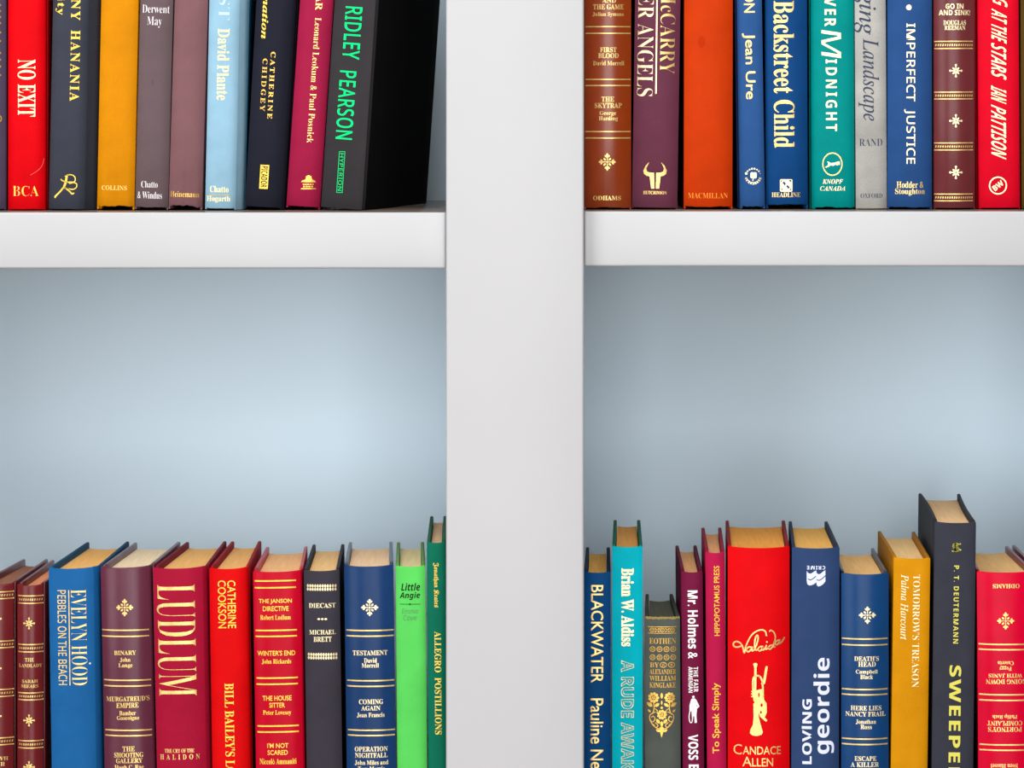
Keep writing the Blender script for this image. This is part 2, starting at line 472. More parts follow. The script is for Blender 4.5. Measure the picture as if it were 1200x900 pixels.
k = Book('book_cloth', (176, 22, 56), 179.3, 243.2, 665, .02, ytop=665, D=.144, bl=217.8, br=265.5, b=.004, p=2.8, jr=6, page=(206, 156, 92),
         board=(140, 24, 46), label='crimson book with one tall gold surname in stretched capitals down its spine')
k.word(A_, 'LUDLUM', 'sb', 206.6, 750.3, 131, 45, 'D', off=-.012, c='gold')
k.word(T_, 'THE CRY OF THE', 'sb', 210.4, 879.6, 34.5, 4.6, c='gold').word(T_, 'HALIDON', 'sb', 210.8, 886.8, 46.5, 6.2, c='gold', track=1.9)
k.done()

k = Book('book_cloth', (232, 10, 14), 245.3, 291.5, 665, .0155, ytop=665.5, D=.15, bl=270.7, br=306.3, b=.0035, p=3.4, jr=3.5, page=(202, 152, 90),
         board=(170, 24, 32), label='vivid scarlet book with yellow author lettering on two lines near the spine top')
k.word(A_, 'CATHERINE', 'sans', 271.6, 708, 56, 9.6, 'D', c='yellow', off=.006).word(A_, 'COOKSON', 'sans', 260.3, 708, 56, 9.6, 'D', c='yellow', off=.006)
k.word(T_, "BILL BAILEY'S LOT", 'sb', 269.5, 858, 115, 11.2, 'D', c='yellow')
k.done()

k = Book('leatherette', (206, 10, 42), 296.3, 354.8, 669, .016, ytop=669, D=.135, bl=311.7, br=360.4, b=.003, p=3.4, jr=3, page=(196, 150, 104),
         label='red omnibus with four gilt-ruled panels of titles beside the charcoal book')
for i, (y0, y1) in enumerate(((681, 689), (739, 746), (794.8, 802), (851, 858))):
    rules(k, [y0, y1], 298.3+i*1.1, 346.8+i*1.1, 1.7, -.9, 'yellow')
for t, a, x0, x1, y0, y1 in (('THE JANSON', 0, 303.3, 342, 701.6, 708), ('DIRECTIVE', 0, 308, 338.3, 710.2, 716), ('Robert Ludlum', 1, 305, 340.7, 720.6, 726.2),
     ("WINTER'S END", 0, 301.5, 346, 762.2, 768.2), ('John Rickards', 1, 306.7, 341.3, 772.2, 778.2), ('THE HOUSE', 0, 307.7, 341.7, 815, 820.9), ('SITTER', 0, 315.7, 334, 823.3, 829.1),
     ('Peter Lovesey', 1, 308.3, 341.3, 832.2, 838.8), ("I'M NOT", 0, 313.3, 338, 870.6, 876.4), ('SCARED', 0, 313.7, 337.3, 878.8, 884.5), ('Niccol\u00f2 Ammaniti', 1, 304.3, 347.5, 888.7, 895.4)):
    k.box(A_ if a else T_, t, 'sb' if a else 'sans', x0, x1, y0, y1, c='yellow', off=.002 if a else .014)
k.done()

k = Book('book_cloth', (64, 60, 70), 356, 397.6, 668, .0148, ytop=668, D=.1436, bl=366.2, br=403.6, b=.0035, p=3, page=(184, 148, 100),
         board=(60, 58, 66), label='charcoal grey book with two gilt beaded bands around small capitals')
for y in (688.4, 768.8):
    k.nr()
    for r in (-2, 2):
        k.add(O_, [leaf(360.6+(0 if y < 700 else 1.1)+i*2.95, y+r, math.pi/2, 4.2, 2.5) for i in range(12)], 'pale')
k.box(T_, 'DIECAST', 'sb', 361.9, 393.3, 706.6, 712.2, c='pale')
k.nr().add(O_, [leaf(373.6+i*4.1, 725.3, 0, 3.6, 2.6) for i in range(3)], 'pale')
k.box(A_, 'MICHAEL', 'sb', 362.5, 393.3, 738, 743.4, c='pale').box(A_, 'BRETT', 'sb', 367.5, 388.7, 746, 751.8, c='pale')
k.done()

k = Book('leatherette', (26, 62, 112), 403.4, 461.1, 663, .0125, ytop=662.7, D=.131, bl=408.7, br=460, b=.0045, p=2.6, page=(178, 150, 118),
         board=(44, 62, 92), label='navy blue gilt-ruled omnibus just left of the lime green book')
k.add(O_, fleuron(433.3, 711.7, 10.2), 'pale')
rules(k, [738.8, 745.4], 405.6, 461, 1.6, -.2); rules(k, [797.6, 804.2], 406.6, 461.8, 1.6, -.2); rules(k, [855.6, 861.8], 407.4, 462.6, 1.6, -.2)
for t, a, x0, x1, y0, y1 in (('TESTAMENT', 0, 413.3, 454, 762, 767.8), ('David', 1, 426.7, 441.7, 771, 776.4), ('Morrell', 1, 424, 444, 777, 782.2), ('COMING', 0, 420.7, 449, 819.2, 825), ('AGAIN', 0, 423.3, 445.7, 826.9, 832.4),
     ('Jean Francis', 1, 418.3, 450.7, 835, 840.8), ('OPERATION', 0, 415.7, 454.3, 874.6, 880.4), ('NIGHTFALL', 0, 416, 454.3, 882, 887.8), ('John Miles and', 1, 415.7, 455, 890.7, 896.6), ('Tom Morris', 1, 419.5, 451, 897.9, 903)):
    k.box(A_ if a else T_, t, 'sb', x0, x1, y0, y1, c='pale', off=.004)
k.done()

k = Book('book_cloth', (98, 222, 100), 463.7, 498.5, 663, .0085, ytop=663, D=.133, bl=465, br=497, b=.0028, p=3.6, page=(176, 160, 118),
         board=(118, 170, 92), label='lime green book with short black italic title at the spine top')
k.box(T_, 'Little', 'ssbi', 470, 492.3, 683.2, 692, c=(18, 40, 22)).box(T_, 'Angie', 'ssbi', 468.3, 492.3, 693.7, 702.9, c=(18, 40, 22))
k.add('printed_rule', [rect(468.5, 492.5, 707.5, 708.2), disc(480.4, 707.9, 1.2, 8)], c=(40, 80, 45))
k.box(A_, 'Emma', 'ssi', 470.7, 490, 713.2, 718.8, c=(96, 140, 100)).box(A_, 'Cove', 'ssi', 472.5, 488.5, 720.6, 726.8, c=(96, 140, 100))
k.done()

k = Book('book_cloth', (14, 120, 92), 500.2, 521.8, 635, .0065, ytop=635, D=.1555, bl=504, br=523.4, b=.002, p=3.4, page=(172, 142, 112),
         board=(40, 110, 76), label='slim dark green book hard against the centre upright, right of the lime green book')
k.word(A_, 'Jonathan Keates', 'frak', 510.9, 685.5, 52.5, 7.2, 'D', c='yellow')
k.word(T_, 'ALLEGRO  POSTILLIONS', 'sb', 513.4, 800.3, 120.7, 7.8, 'D', c='yellow')
k.done()

# ================= lower right shelf =================
k = Book('book_cloth', (14, 78, 136), 684.4, 715.6, 670, 0, ytop=670, D=.1365, bl=686.6, br=714.8, b=.0025, p=3, bay='R', page=(176, 132, 66),
         board=(40, 60, 84), label='deep blue book with gold sans capitals hard against the centre upright, lower right shelf')
k.word(T_, 'BLACKWATER', 'sans', 699.8, 742.7, 114.5, 14.6, 'D', off=.006, c='gold')
k.word(A_, 'Pauline Neville', 'sans', 699.4, 874.6, 112.6, 15.2, 'D', off=.006, c='gold')
k.done()

k = Book('book_cloth', (0, 196, 214), 717.5, 753, 640, 0, ytop=640, D=.1565, bl=719, br=750.4, b=.0012, p=4, bay='R', page=(172, 122, 62),
         board=(36, 116, 84), label='turquoise book with dark green boards and cream lettering')
k.word(A_, 'Brian W. Aldiss', 'sb', 735.4, 711.6, 91.6, 15, 'D', off=.02, c='pale')
k.word(T_, 'A RUDE AWAKENING', 'ssb', 735.2, 867.6, 188, 15.6, 'D', c='pale', outline=.024)
k.done()

k = Book('worn_cloth', (86, 92, 86), 755.4, 796.9, 724, .004, ytop=723, D=.115, bl=756.4, br=788.5, b=.003, p=3, bay='R', page=(72, 72, 62), rag=.0003,
         label='small worn grey-green antique book with gilt floral spine, shortest on the lower right shelf')
rnd = random.Random(4)
xs = [756.5+i*1.6 for i in range(25)]
k.add('worn_head_edge', [[(a, 722.2+rnd.random()), (a+1.7, 722.2+rnd.random()), (a+1.7, 724.6+rnd.random()*1.6), (a, 724.6+rnd.random()*1.6)] for a in xs], c=(150, 132, 78))
DG = 'dull'
band = [rect(759.5, 792.6, 734, 735), rect(759.5, 792.6, 741.6, 742.4)]
for x in (764, 776, 788): band += ring(x, 738.3, 2.5, 2.4, .8, 14)+[leaf(x+1.1*math.cos(a), 738.3+1.1*math.sin(a), a, 1.6, .9) for a in (.8, 2.4, 3.9, 5.5)]
for x in (770, 782): band += [leaf(x-1.6, 737, .7, 3.4, 1.5), leaf(x+1.6, 737, -.7, 3.4, 1.5), leaf(x-1.6, 739.8, -.7, 3.4, 1.5), leaf(x+1.6, 739.8, .7, 3.4, 1.5)]
k.add(O_, band, DG)
k.box(T_, 'EOTHEN', 'sb', 761, 792.2, 747.6, 754.4, c=DG, off=-.004)
for y, xx in ((760.6, (764.7, 772.9, 781, 788.9)), (770.2, (764.7, 772.9, 781, 788.9)), (779, (777.3, 787))):
    for x in xx: k.add(O_, ring(x, y, 3 if y < 775 else 3.8, 3, .8, 14)+[leaf(x+1.2*math.cos(a), y+1.2*math.sin(a), a, 1.9, 1) for a in (.6, 2.2, 3.8, 5.3)], DG)
k.box(A_, 'BY', 'sb', 761.6, 772.3, 776.3, 781.9, c=DG).box(A_, 'ALEXANDER', 'sb', 761.2, 792.2, 784.1, 789.9, c=DG)
k.box(A_, 'WILLIAM', 'sb', 761.2, 792.2, 791.8, 797.6, c=DG).box(A_, 'KINGLAKE', 'sb', 761.2, 792.2, 799.6, 805.8, c=DG)
H_ = []
def flower(x, y, r):
    o = []
    for i in range(9):
        a = i*2*math.pi/9; o.append(disc(x+.78*r*math.cos(a), y+.78*r*math.sin(a), .27*r, 8))
    o += ring(x, y, .56*r, .56*r, .17*r, 16); o += [leaf(x+.24*r*math.cos(a), y+.24*r*math.sin(a), a, .4*r, .22*r) for a in (0.3, 1.55, 2.8, 4.1, 5.3)]
    return o
H_ += flower(330, 480, 72)
half = flower(205, 225, 80)
half += [leaf(145, 330, .6, 105, 60), leaf(255, 335, -.6, 90, 50), leaf(272, 580, .9, 90, 50), leaf(140, 425, .8, 60, 34), leaf(205, 640, .9, 60, 30), leaf(270, 720, .5, 70, 40)]
half += stroke([(205, 300), (212, 380), (200, 440), (185, 470)], 15)+stroke([(230, 440), (190, 460), (150, 490), (150, 550), (190, 590), (225, 550), (205, 505), (175, 520)], 14)
half += stroke([(150, 560), (190, 630), (250, 680), (310, 700)], 15)+stroke([(225, 390), (260, 420), (255, 450)], 12)+stroke([(230, 600), (270, 640), (250, 670)], 12)
H_ += half+[[(654-a, b) for a, b in p] for p in half]
H_ += [leaf(327, 195, 1.57, 95, 40), leaf(327, 300, 1.57, 70, 24), leaf(327, 375, 1.57, 40, 40), leaf(327, 620, 1.57, 90, 42), [(285, 690), (327, 650), (370, 690), (350, 745), (325, 828), (303, 745)]]
k.add(O_, mapz(H_, 750, 800, 12.87), 'deepgold')
k.done()

k = Book('book_cloth', (122, 26, 66), 798.3, 823.4, 670, .008, ytop=669.5, D=.145, bl=791.4, br=816.4, b=.003, p=2.6, bay='R', page=(170, 126, 84),
         label='maroon book with bold white lettering and a small white standing figure')
WH = (246, 240, 240)
k.word(T_, 'Mr. Holmes &', 'ssb', 812.2, 731.7, 80, 12.4, 'D', c=WH, off=.008)
k.word(T_, 'THE FAIR', 'ssb', 815.4, 796, 29.4, 5.4, 'D', c=WH, track=1.1).word(T_, 'ARMENIAN', 'ssb', 809.2, 796.4, 30.4, 4.8, 'D', c=WH)
fg = [disc(884, 243, 10, 10), [(871, 256), (897, 256), (909, 285), (911, 350), (907, 385), (911, 446), (893, 447), (891, 395), (882, 395), (874, 430), (868, 340)]]
fg += stroke([(900, 268), (924, 318), (906, 332)], 13, False)+stroke([(873, 265), (860, 310), (860, 352)], 14, False)+stroke([(857, 350), (850, 400), (857, 440), (872, 440), (878, 400)], 7)
k.add('printed_figure', mapz(fg, 680, 780, 6.667), c=WH)
k.word(A_, 'VOSS', 'ssb', 812.4, 875.5, 29.6, 11.6, 'D', c=WH, off=.008).word(A_, 'B', 'ssb', 813, 899.4, 7.4, 11.6, 'D', c=WH, off=.008)
k.done()

k = Book('book_cloth', (196, 28, 78), 826.6, 849.3, 647, .008, ytop=646.8, D=.141, bl=821.8, br=845.4, b=.003, p=2.4, bay='R', page=(170, 124, 84),
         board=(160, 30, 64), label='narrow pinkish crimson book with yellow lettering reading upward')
YL = (244, 196, 70)
k.word(P_, 'HIPPOPOTAMUS PRESS', 'sans', 840, 704, 82, 6.4, 'U', c=YL, off=.008)
k.word(T_, 'To Speak Simply', 'sans', 839.8, 841.4, 82.6, 10.2, 'U', c=YL, off=.012)
k.done()

k = Book('book_cloth', (238, 6, 16), 852.9, 925.2, 641, 0, ytop=641, D=.1547, bl=850.2, br=919.9, b=.0055, p=2.6, bay='R', page=(200, 136, 58),
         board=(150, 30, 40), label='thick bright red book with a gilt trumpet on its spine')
for st in ([(150, 182), (125, 192), (103, 190), (98, 172), (115, 160), (138, 168), (152, 192), (161, 225), (172, 180), (205, 118), (250, 90), (282, 96), (290, 122)],
           [(207, 192), (186, 190), (172, 208), (185, 218), (203, 200), (208, 190), (206, 212), (222, 200), (240, 150), (238, 120), (226, 135), (221, 180), (226, 207), (240, 203)],
           [(267, 186), (248, 190), (241, 205), (253, 212), (267, 195), (269, 187), (266, 207), (280, 200), (290, 180), (285, 202), (300, 198)],
           [(327, 178), (309, 183), (301, 196), (312, 202), (328, 184), (343, 140), (335, 105), (315, 92), (309, 98)], [(343, 140), (332, 185), (340, 190)],
           [(368, 150), (350, 156), (342, 170), (353, 178), (367, 160), (370, 150), (367, 172), (382, 162), (397, 138)]):
    k.add(T_, mapz(stroke(st, 8, True, 4), 840, 720, 5))
k.add(T_, mapz([disc(293, 160, 5, 8)], 840, 720, 5))
tp = [disc(225, 291, 13, 12, 8), [(215, 296), (236, 296), (231, 318), (221, 318)]]+stroke([(226, 310), (224, 440), (228, 560)], 13, False)
tp += [[(214, 520), (241, 520), (245, 600), (261, 660), (269, 688), (262, 703), (235, 711), (208, 707), (193, 694), (197, 672), (211, 645), (215, 600)]]
tp += stroke([(213, 480), (211, 390), (222, 362), (248, 360), (264, 385), (269, 430), (270, 490)], 10)+stroke([(291, 308), (284, 350), (276, 400), (266, 404)], 14, False)
tp += [[(211, 448), (268, 434), (277, 500), (291, 520), (293, 575), (277, 606), (254, 601), (244, 570), (239, 520), (214, 504)]]
for y in (450, 465, 480): tp += stroke([(203, y), (218, y+2)], 6, False)
tp += stroke([(262, 596), (288, 619)], 14, False)
k.add('gilt_trumpet', mapz(tp, 840, 720, 5))
k.add('gilt_trumpet', mapz([disc(246, 470, 5, 8, 14), disc(262, 530, 7, 8, 11), disc(258, 572, 6, 8, 9), disc(246, 405, 8, 10, 22)], 840, 720, 5), c=(205, 5, 14), layer=1)
k.word(A_, 'C', 'sans', 864.6, 878.2, 9.6, 11.8, off=-.006).word(A_, 'ANDACE', 'sans', 892.8, 879.2, 44.6, 9.6, off=.004)
k.word(A_, 'A', 'sans', 875.4, 892.2, 10.8, 11.4, off=-.002).word(A_, 'LLEN', 'sans', 893.6, 893, 24.6, 9.6, off=.004)
k.done()

k = Book('book_cloth', (50, 74, 118), 928, 983.9, 641.5, -.003, ytop=641.5, D=.1535, bl=924.2, br=970, b=.004, p=3, bay='R', page=(212, 160, 82),
         board=(48, 60, 84), label='navy book with large pale lettering reading upward and a white wave emblem')
LV = (216, 220, 242)
k.word(P_, 'CRIME', 'ssb', 956.3, 665.1, 21.4, 4.4, 'R', c=LV, off=.01, track=1.2)
lg = [[(185, 248), (205, 285), (250, 308), (290, 297), (340, 262), (386, 238), (386, 490), (340, 525), (290, 550), (240, 556), (200, 532), (185, 470)],
      [(387, 270), (405, 305), (440, 320), (480, 305), (530, 262), (579, 234), (580, 470), (530, 530), (480, 562), (430, 578), (397, 552), (387, 490)]]
k.add(E_, mapz(lg, 935, 655, 18), c=LV)
k.add(E_, mapz(stroke([(215, 418), (260, 438), (310, 415), (372, 365)], 17)+stroke([(402, 438), (450, 446), (510, 410), (576, 352)], 17), 935, 655, 18), c=(56, 56, 110), layer=1)
k.word(T_, 'LOVlNG', 'ssb', 945.4, 857.2, 76, 11.6, 'U', c=LV, off=.006)
k.word(T_, 'geordie', 'ssb', 965.4, 827, 112.6, 24.6, 'U', c=LV, off=0)
k.done()

k = Book('leatherette', (22, 70, 124), 985.8, 1041.4, 672, 0, ytop=672, D=.138, bl=975.5, br=1024.4, b=.005, p=2.3, bay='R', page=(204, 162, 104),
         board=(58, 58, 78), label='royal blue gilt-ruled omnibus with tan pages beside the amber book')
k.add(O_, fleuron(1016.4, 720.6, 10.2), 'pale')
for a, b_ in ((748.6, 755.8), (807.8, 814), (865.8, 872.2)): rules(k, [a, b_], 987, 1040.6, 1.6)
for t, a, x0, x1, y0, y1 in (("DEATH'S", 0, 1001, 1030, 768.8, 774.4), ('HEAD', 0, 1005.7, 1026.3, 775.2, 781), ('Campbell', 1, 1002.8, 1028.5, 784.6, 790.4), ('Black', 1, 1008, 1023, 790.4, 795.6),
     ('HERE LIES', 0, 997, 1033, 826.8, 832.4), ('NANCY FRAIL', 0, 991, 1038, 833.8, 839.4), ('Jonathan', 1, 1002.8, 1026.6, 843, 848.6), ('Ross', 1, 1008.3, 1021.5, 849, 854.2),
     ('ESCAPE', 0, 1001.3, 1027, 885.9, 891.5), ('A KILLER', 0, 997, 1030, 893, 898.6)):
    k.box(A_ if a else T_, t, 'sb', x0, x1, y0, y1, c='pale', off=.004)
k.done()

k = Book('book_cloth', (226, 152, 10), 1047.4, 1090.2, 653.5, -.014, ytop=653.5, D=.1525, bl=1028.6, br=1072.2, b=.002, p=4.5, bay='R', page=(196, 164, 112),
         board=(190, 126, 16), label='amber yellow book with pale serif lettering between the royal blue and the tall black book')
CR = (255, 244, 200)
k.word(T_, "TOMORROW'S TREASON", 'sb', 1073.4, 739.4, 132, 8.4, 'D', c=CR, off=-.014)
k.word(A_, 'Palma Harcourt', 'si', 1060, 711.4, 76.5, 9, 'D', c=CR, off=.002)
k.done()

k = Book('book_cloth', (60, 62, 73), 1095.2, 1143.8, 611, -.012, ytop=611.5, D=.181, bl=1076.2, br=1125.4, b=.002, p=5, bay='R', page=(204, 168, 124), bow=.001, rag=.0003,
         board=(56, 56, 60), label='tallest book on the lower right shelf, black with wide yellow capitals')
YG = (214, 206, 92)
k.add(E_, mapz(stroke([(215, 463), (190, 470), (190, 495), (205, 505), (200, 520), (182, 524)], 13)+stroke([(244, 466), (218, 474), (220, 497), (234, 508), (228, 520), (210, 524)], 13)+[disc(246, 514, 6, 8)], 1090, 570, 6.923), c=YG)
k.word(A_, 'P. T. DEUTERMANN', 'ssb', 1120.3, 708.3, 91.4, 6, 'D', c=YG, off=.004, track=1.25)
k.word(T_, 'SWEEPERS', 'ssb', 1118.6, 855.6, 152, 13.8, 'D', c=YG, off=.008, track=1.15)
k.done()

k = Book('leatherette', (226, 4, 52), 1144.6, 1212, 670, .008, ytop=669.7, D=.139, bl=1131, br=1181.6, b=.0045, p=2.6, bay='R', page=(196, 158, 104),
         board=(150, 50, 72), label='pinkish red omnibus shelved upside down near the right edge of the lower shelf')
k.box(P_, 'ODHAMS', 'sb', 1163.3, 1194.8, 684.2, 689.2, 'R', off=.004)
k.add(O_, fleuron(1178.3, 727.4, 10.2))
rules(k, [755, 761.2], 1147.4, 1208.5, 1.6); rules(k, [814, 820.6], 1148, 1209, 1.6); rules(k, [872.7, 879], 1148.4, 1209.4, 1.6)
for t, a, x0, x1, y0, y1 in (('Caserta', 1, 1169, 1187.7, 774.6, 779.4), ('Peggy', 1, 1170.8, 1185.3, 780, 785.8), ('WITH JANIS', 0, 1158.5, 1198, 788.8, 794), ('GOING DOWN', 0, 1155.6, 1203, 795.8, 801.4),
     ('Philip Roth', 1, 1163, 1192, 836.6, 842.2), ('COMPLAINT', 0, 1157, 1198, 844.6, 850.2), ("PORTNOY'S", 0, 1158, 1197.5, 851.8, 857.6), ('Sven Hassel', 1, 1161, 1192.5, 895, 900.4)):
    k.box(A_ if a else T_, t, 'sb', x0, x1, y0, y1, 'R', off=.004)
k.done()

k = Book('leatherette', (120, 44, 62), 1214.5, 1262, 668, .008, ytop=668, D=.139, bl=1186, br=1232, b=.004, p=2.6, bay='R', page=(196, 158, 104),
         label='maroon book of which only one cover board shows at the right edge, lower right shelf')
k.done()

# ================= upper left shelf =================
k = Book('book_cloth', (86, 74, 98), -36, 8.2, 245, 0, ybot=245, h=.222, row='up', y0=.036, b=.004, p=2.8, jr=2,
         label='greyish purple book cut off by the left edge of the upper left shelf')
for y in (6, 13, 20, 27, 38, 48, 62, 70, 78, 88): k.add(T_, [rect(-6, .6, y-1.2, y+1.2), disc(-.2, y, 1.3, 8)], 'dull')
k.add(A_, ring(-2, 139, 3.4, 3.8, 1.3, 16), 'dull')
k.done()

k = Book('book_cloth', (236, 4, 18), 9.6, 54.2, 245, 0, ybot=245.6, h=.226, row='up', y0=.036, b=.0035, p=3.6, jr=2, rag=.0002,
         label='bright red book with bold cream condensed capitals on the upper left shelf')
k.box(T_, 'NO EXIT', 'sb', 20.8, 41.9, 69.9, 136.6, 'D', c='pale', off=0)
k.box(P_, 'BCA', 'sb', 15, 45.4, 217.8, 229.8, c='deepgold', off=-.016)
k.add('scratch', stroke([(51, 186), (49, 194), (44, 200), (36, 205)], .5), c=(240, 110, 110))
k.done()

k = Book('book_cloth', (64, 68, 80), 57.2, 113, 245, -.0205, ybot=246, h=.218, row='up', y0=.036, b=.0035, p=3.4, jr=14, board=(64, 50, 40), rag=.0002,
         label='slate blue book with gold lettering and a gold running figure emblem near its foot')
k.word(A_, 'HANANIA', 'sb', 88, 77, 83, 11, 'D', c='yellow', track=1.25).word(A_, 'TONY', 'sb', 89.2, -2.2, 52, 10.8, 'D', c='yellow', track=1.25)
k.word(T_, 'Unreal City', 'sb', 71.3, -32, 99, 11.2, 'D', c='yellow', track=1.15)
rn = [disc(541, 533, 11, 10)]+stroke([(540, 545), (536, 575), (520, 618)], 17, False)+stroke([(533, 575), (508, 566), (497, 556)], 10)+stroke([(540, 578), (575, 578), (600, 578)], 10)
rn += stroke([(518, 618), (488, 655), (450, 692), (448, 700)], 13)+stroke([(520, 618), (558, 645), (585, 672), (598, 668)], 12)
rn += stroke([(530, 530), (548, 520), (580, 518), (606, 533), (612, 560), (598, 580), (565, 588)], 8)+stroke([(598, 580), (622, 592), (620, 620), (595, 636), (562, 632)], 8)
k.add(E_, mapz(rn, 0, 130, 6.925), 'yellow')
k.done()

k = Book('book_cloth', (228, 146, 10), 113.8, 157.4, 243, -.0205, ybot=242.6, h=.214, row='up', y0=.036, b=.003, p=3.4, rag=.0006,
         label='plain mustard orange book on the upper left shelf')
k.word(P_, 'COLLINS', 'sb', 133.9, 220.1, 29.6, 5.4, c=(250, 206, 110))
k.done()

k = Book('book_cloth', (112, 94, 98), 158.4, 197, 243.5, -.025, ybot=243.4, h=.208, row='up', y0=.036, b=.0035, p=2.8, rag=.0003,
         label='taupe grey book with small silver author name, right of the mustard orange book')
SV = (232, 226, 226)
k.box(A_, 'Derwent', 'sb', 166.7, 198.8, 5.8, 15.2, c=SV, off=-.012).box(A_, 'May', 'sb', 172.5, 189.8, 19.6, 32.4, c=SV, off=-.012)
k.box(P_, 'Chatto', 'sb', 165.5, 184.9, 212.2, 219.8, c=SV, off=-.01).box(P_, '& Windus', 'sb', 160.9, 189.8, 224.6, 232.8, c=SV, off=-.01)
k.add('stain', [leaf(179, 96, 1.6, 9, 3)], c=(92, 76, 82))
k.done()

k = Book('book_cloth', (136, 96, 100), 197.6, 236.6, 243.5, -.03, ybot=243.2, h=.2, row='up', y0=.036, b=.0035, p=2.8, rag=.001,
         label='dusty mauve book almost bare of lettering, left of the pale blue book')
k.word(P_, 'Heinemann', 'sb', 216.4, 227.6, 34, 6.6, c='deepgold', off=-.008)
k.done()

k = Book('book_cloth', (158, 202, 226), 240.4, 285.6, 245, -.0205, ybot=244.6, h=.212, row='up', y0=.036, b=.003, p=3.4, jr=9.5, board=(60, 132, 170), rag=.0002,
         label='pale sky blue book with soft gold lettering, upper left shelf')
CG = (250, 238, 178)
k.word(A_, 'David Plante', 'sb', 261.6, 75.6, 84, 14, 'D', c=CG, off=.004)
k.word(T_, 'ST', 'sb', 263, 9, 29, 13, 'D', c=(184, 208, 216), off=-.014)
k.word(P_, 'Chatto', 'sb', 257, 221.6, 22, 7.6, c=CG).word(P_, 'Hogarth', 'sb', 256, 233.6, 27.6, 8, c=CG)
k.add(R_, [rect(243, 270, 228, 228.7)], 'dull')
k.done()

k = Book('book_cloth', (36, 38, 50), 287, 334.9, 243, -.056, ybot=242.8, h=.213, row='up', y0=.04, b=.004, p=2.8, jr=5,
         label='blue-black book with italic yellow title and small boxed gold emblem')
k.word(T_, 'The Transformation', 'sbi', 312.9, -32, 155, 9.6, 'D', c='yellow', off=.004)
k.word(A_, 'CATHERINE', 'sb', 318.2, 100, 78.6, 5.6, 'D', c='deepgold', track=1.4).word(A_, 'CHIDGEY', 'sb', 309.2, 99.4, 61.6, 5.6, 'D', c='deepgold', track=1.4)
k.add(E_, [[(305.4, 193), (315.6, 193.4), (313.8, 221.4), (303.8, 221)]], 'yellow')
k.word(E_, 'PICADOR', 'ssb', 309.7, 207.2, 25, 7.4, 'D', c=(40, 36, 34), layer=1)
k.done()

k = Book('book_cloth', (170, 32, 72), 335.6, 375, 242, -.0665, ybot=242, h=.205, row='up', y0=.042, b=.004, p=2.6,
         label='raspberry crimson leaning book with gold author line, left of the thick black book')
k.word(T_, 'AR', 'sb', 374.2, 3, 18, 8, 'D', c='gold')
k.word(A_, 'Leonard Leokum & Paul Posnick', 'sb', 368.2, 94.2, 147, 7.4, 'D', c='gold', off=-.01)
dm = [[(103, 330), (108, 322), (126, 316), (130, 299), (143, 293), (157, 299), (161, 316), (176, 322), (181, 332)]]+[rect(a, a+9, 338, 345) for a in (112, 124, 136, 148, 160)]+[rect(a, a+10, 350, 357) for a in (114, 128, 142, 156)]+[rect(103, 181, 362, 368)]
k.add(E_, mapz(dm, 330, 140, 4.5), 'deepgold')
k.done()

k = Book('book_cloth', (60, 57, 60), 375.6, 424.4, 245, -.07, ybot=244.6, h=.226, row='up', y0=.034, b=.001, p=7, rot=14.5, D=.158,
         board=(10, 10, 12), label='thick black leaning book with green capitals, its whole cover side showing')
GR = (10, 226, 126)
k.word(A_, 'RIDLEY', 'ss', 414.2, 38.8, 61.6, 20.6, 'D', c=GR, off=.012, track=1.1).word(A_, 'PEARSON', 'ss', 406.4, 123.2, 80.4, 20.6, 'D', c=GR, off=.012, track=1.1)
for r in ((-3.6, -3, -24, 24), (3, 3.6, -24, 24), (-3.6, 3.6, -24.3, -23.7), (-3.6, 3.6, 23.7, 24.3)):
    a0, a1, b0, b1 = r
    k.add(E_, [[(400+x-.07*y, 201.6+y) for x, y in ((a0, b0), (a1, b0), (a1, b1), (a0, b1))]], c=GR)
k.word(P_, 'HYPERION', 'ss', 400, 201.6, 44, 4.6, 'D', c=GR, track=1.1)
k.done()

# ================= upper right shelf =================
k = Book('leatherette', (158, 60, 14), 685, 739.6, 244, 0, ybot=244.2, h=.222, bay='R', row='up', y0=.036, b=.006, p=2.2, rag=.0005,
         label='tan brown glossy gilt-ruled omnibus beside the centre upright on the upper right shelf')
rules(k, [31.2, 39, 93, 100.2, 154.2, 161.7], 686, 739, 1.4)
for t, a, x0, x1, y0, y1 in (('AND', 0, 705.7, 721.9, -2.4, 3.3), ('THE GAME', 0, 695, 731, 4.9, 11.1), ('Julian Symons', 1, 694.4, 731, 14.2, 20), ('FIRST', 0, 703.2, 722.6, 55.4, 61.3), ('BLOOD', 0, 701, 725, 62.3, 68.2), ('David Morrell', 1, 695, 731.5, 71.4, 76.6),
     ('THE', 0, 704.7, 719.7, 113.2, 119.1), ('SKYTRAP', 0, 696.9, 728.8, 120.6, 126.6), ('George', 1, 702.6, 722, 130, 136), ('Harding', 1, 701.8, 724, 136.3, 142.4)):
    k.box(A_ if a else T_, t, 'sb', x0, x1, y0, y1, off=.006)
k.add(O_, fleuron(711.6, 189.7, 10.2)); k.box(P_, 'ODHAMS', 'sb', 695, 727.8, 229.4, 234.6, off=.006)
k.done()

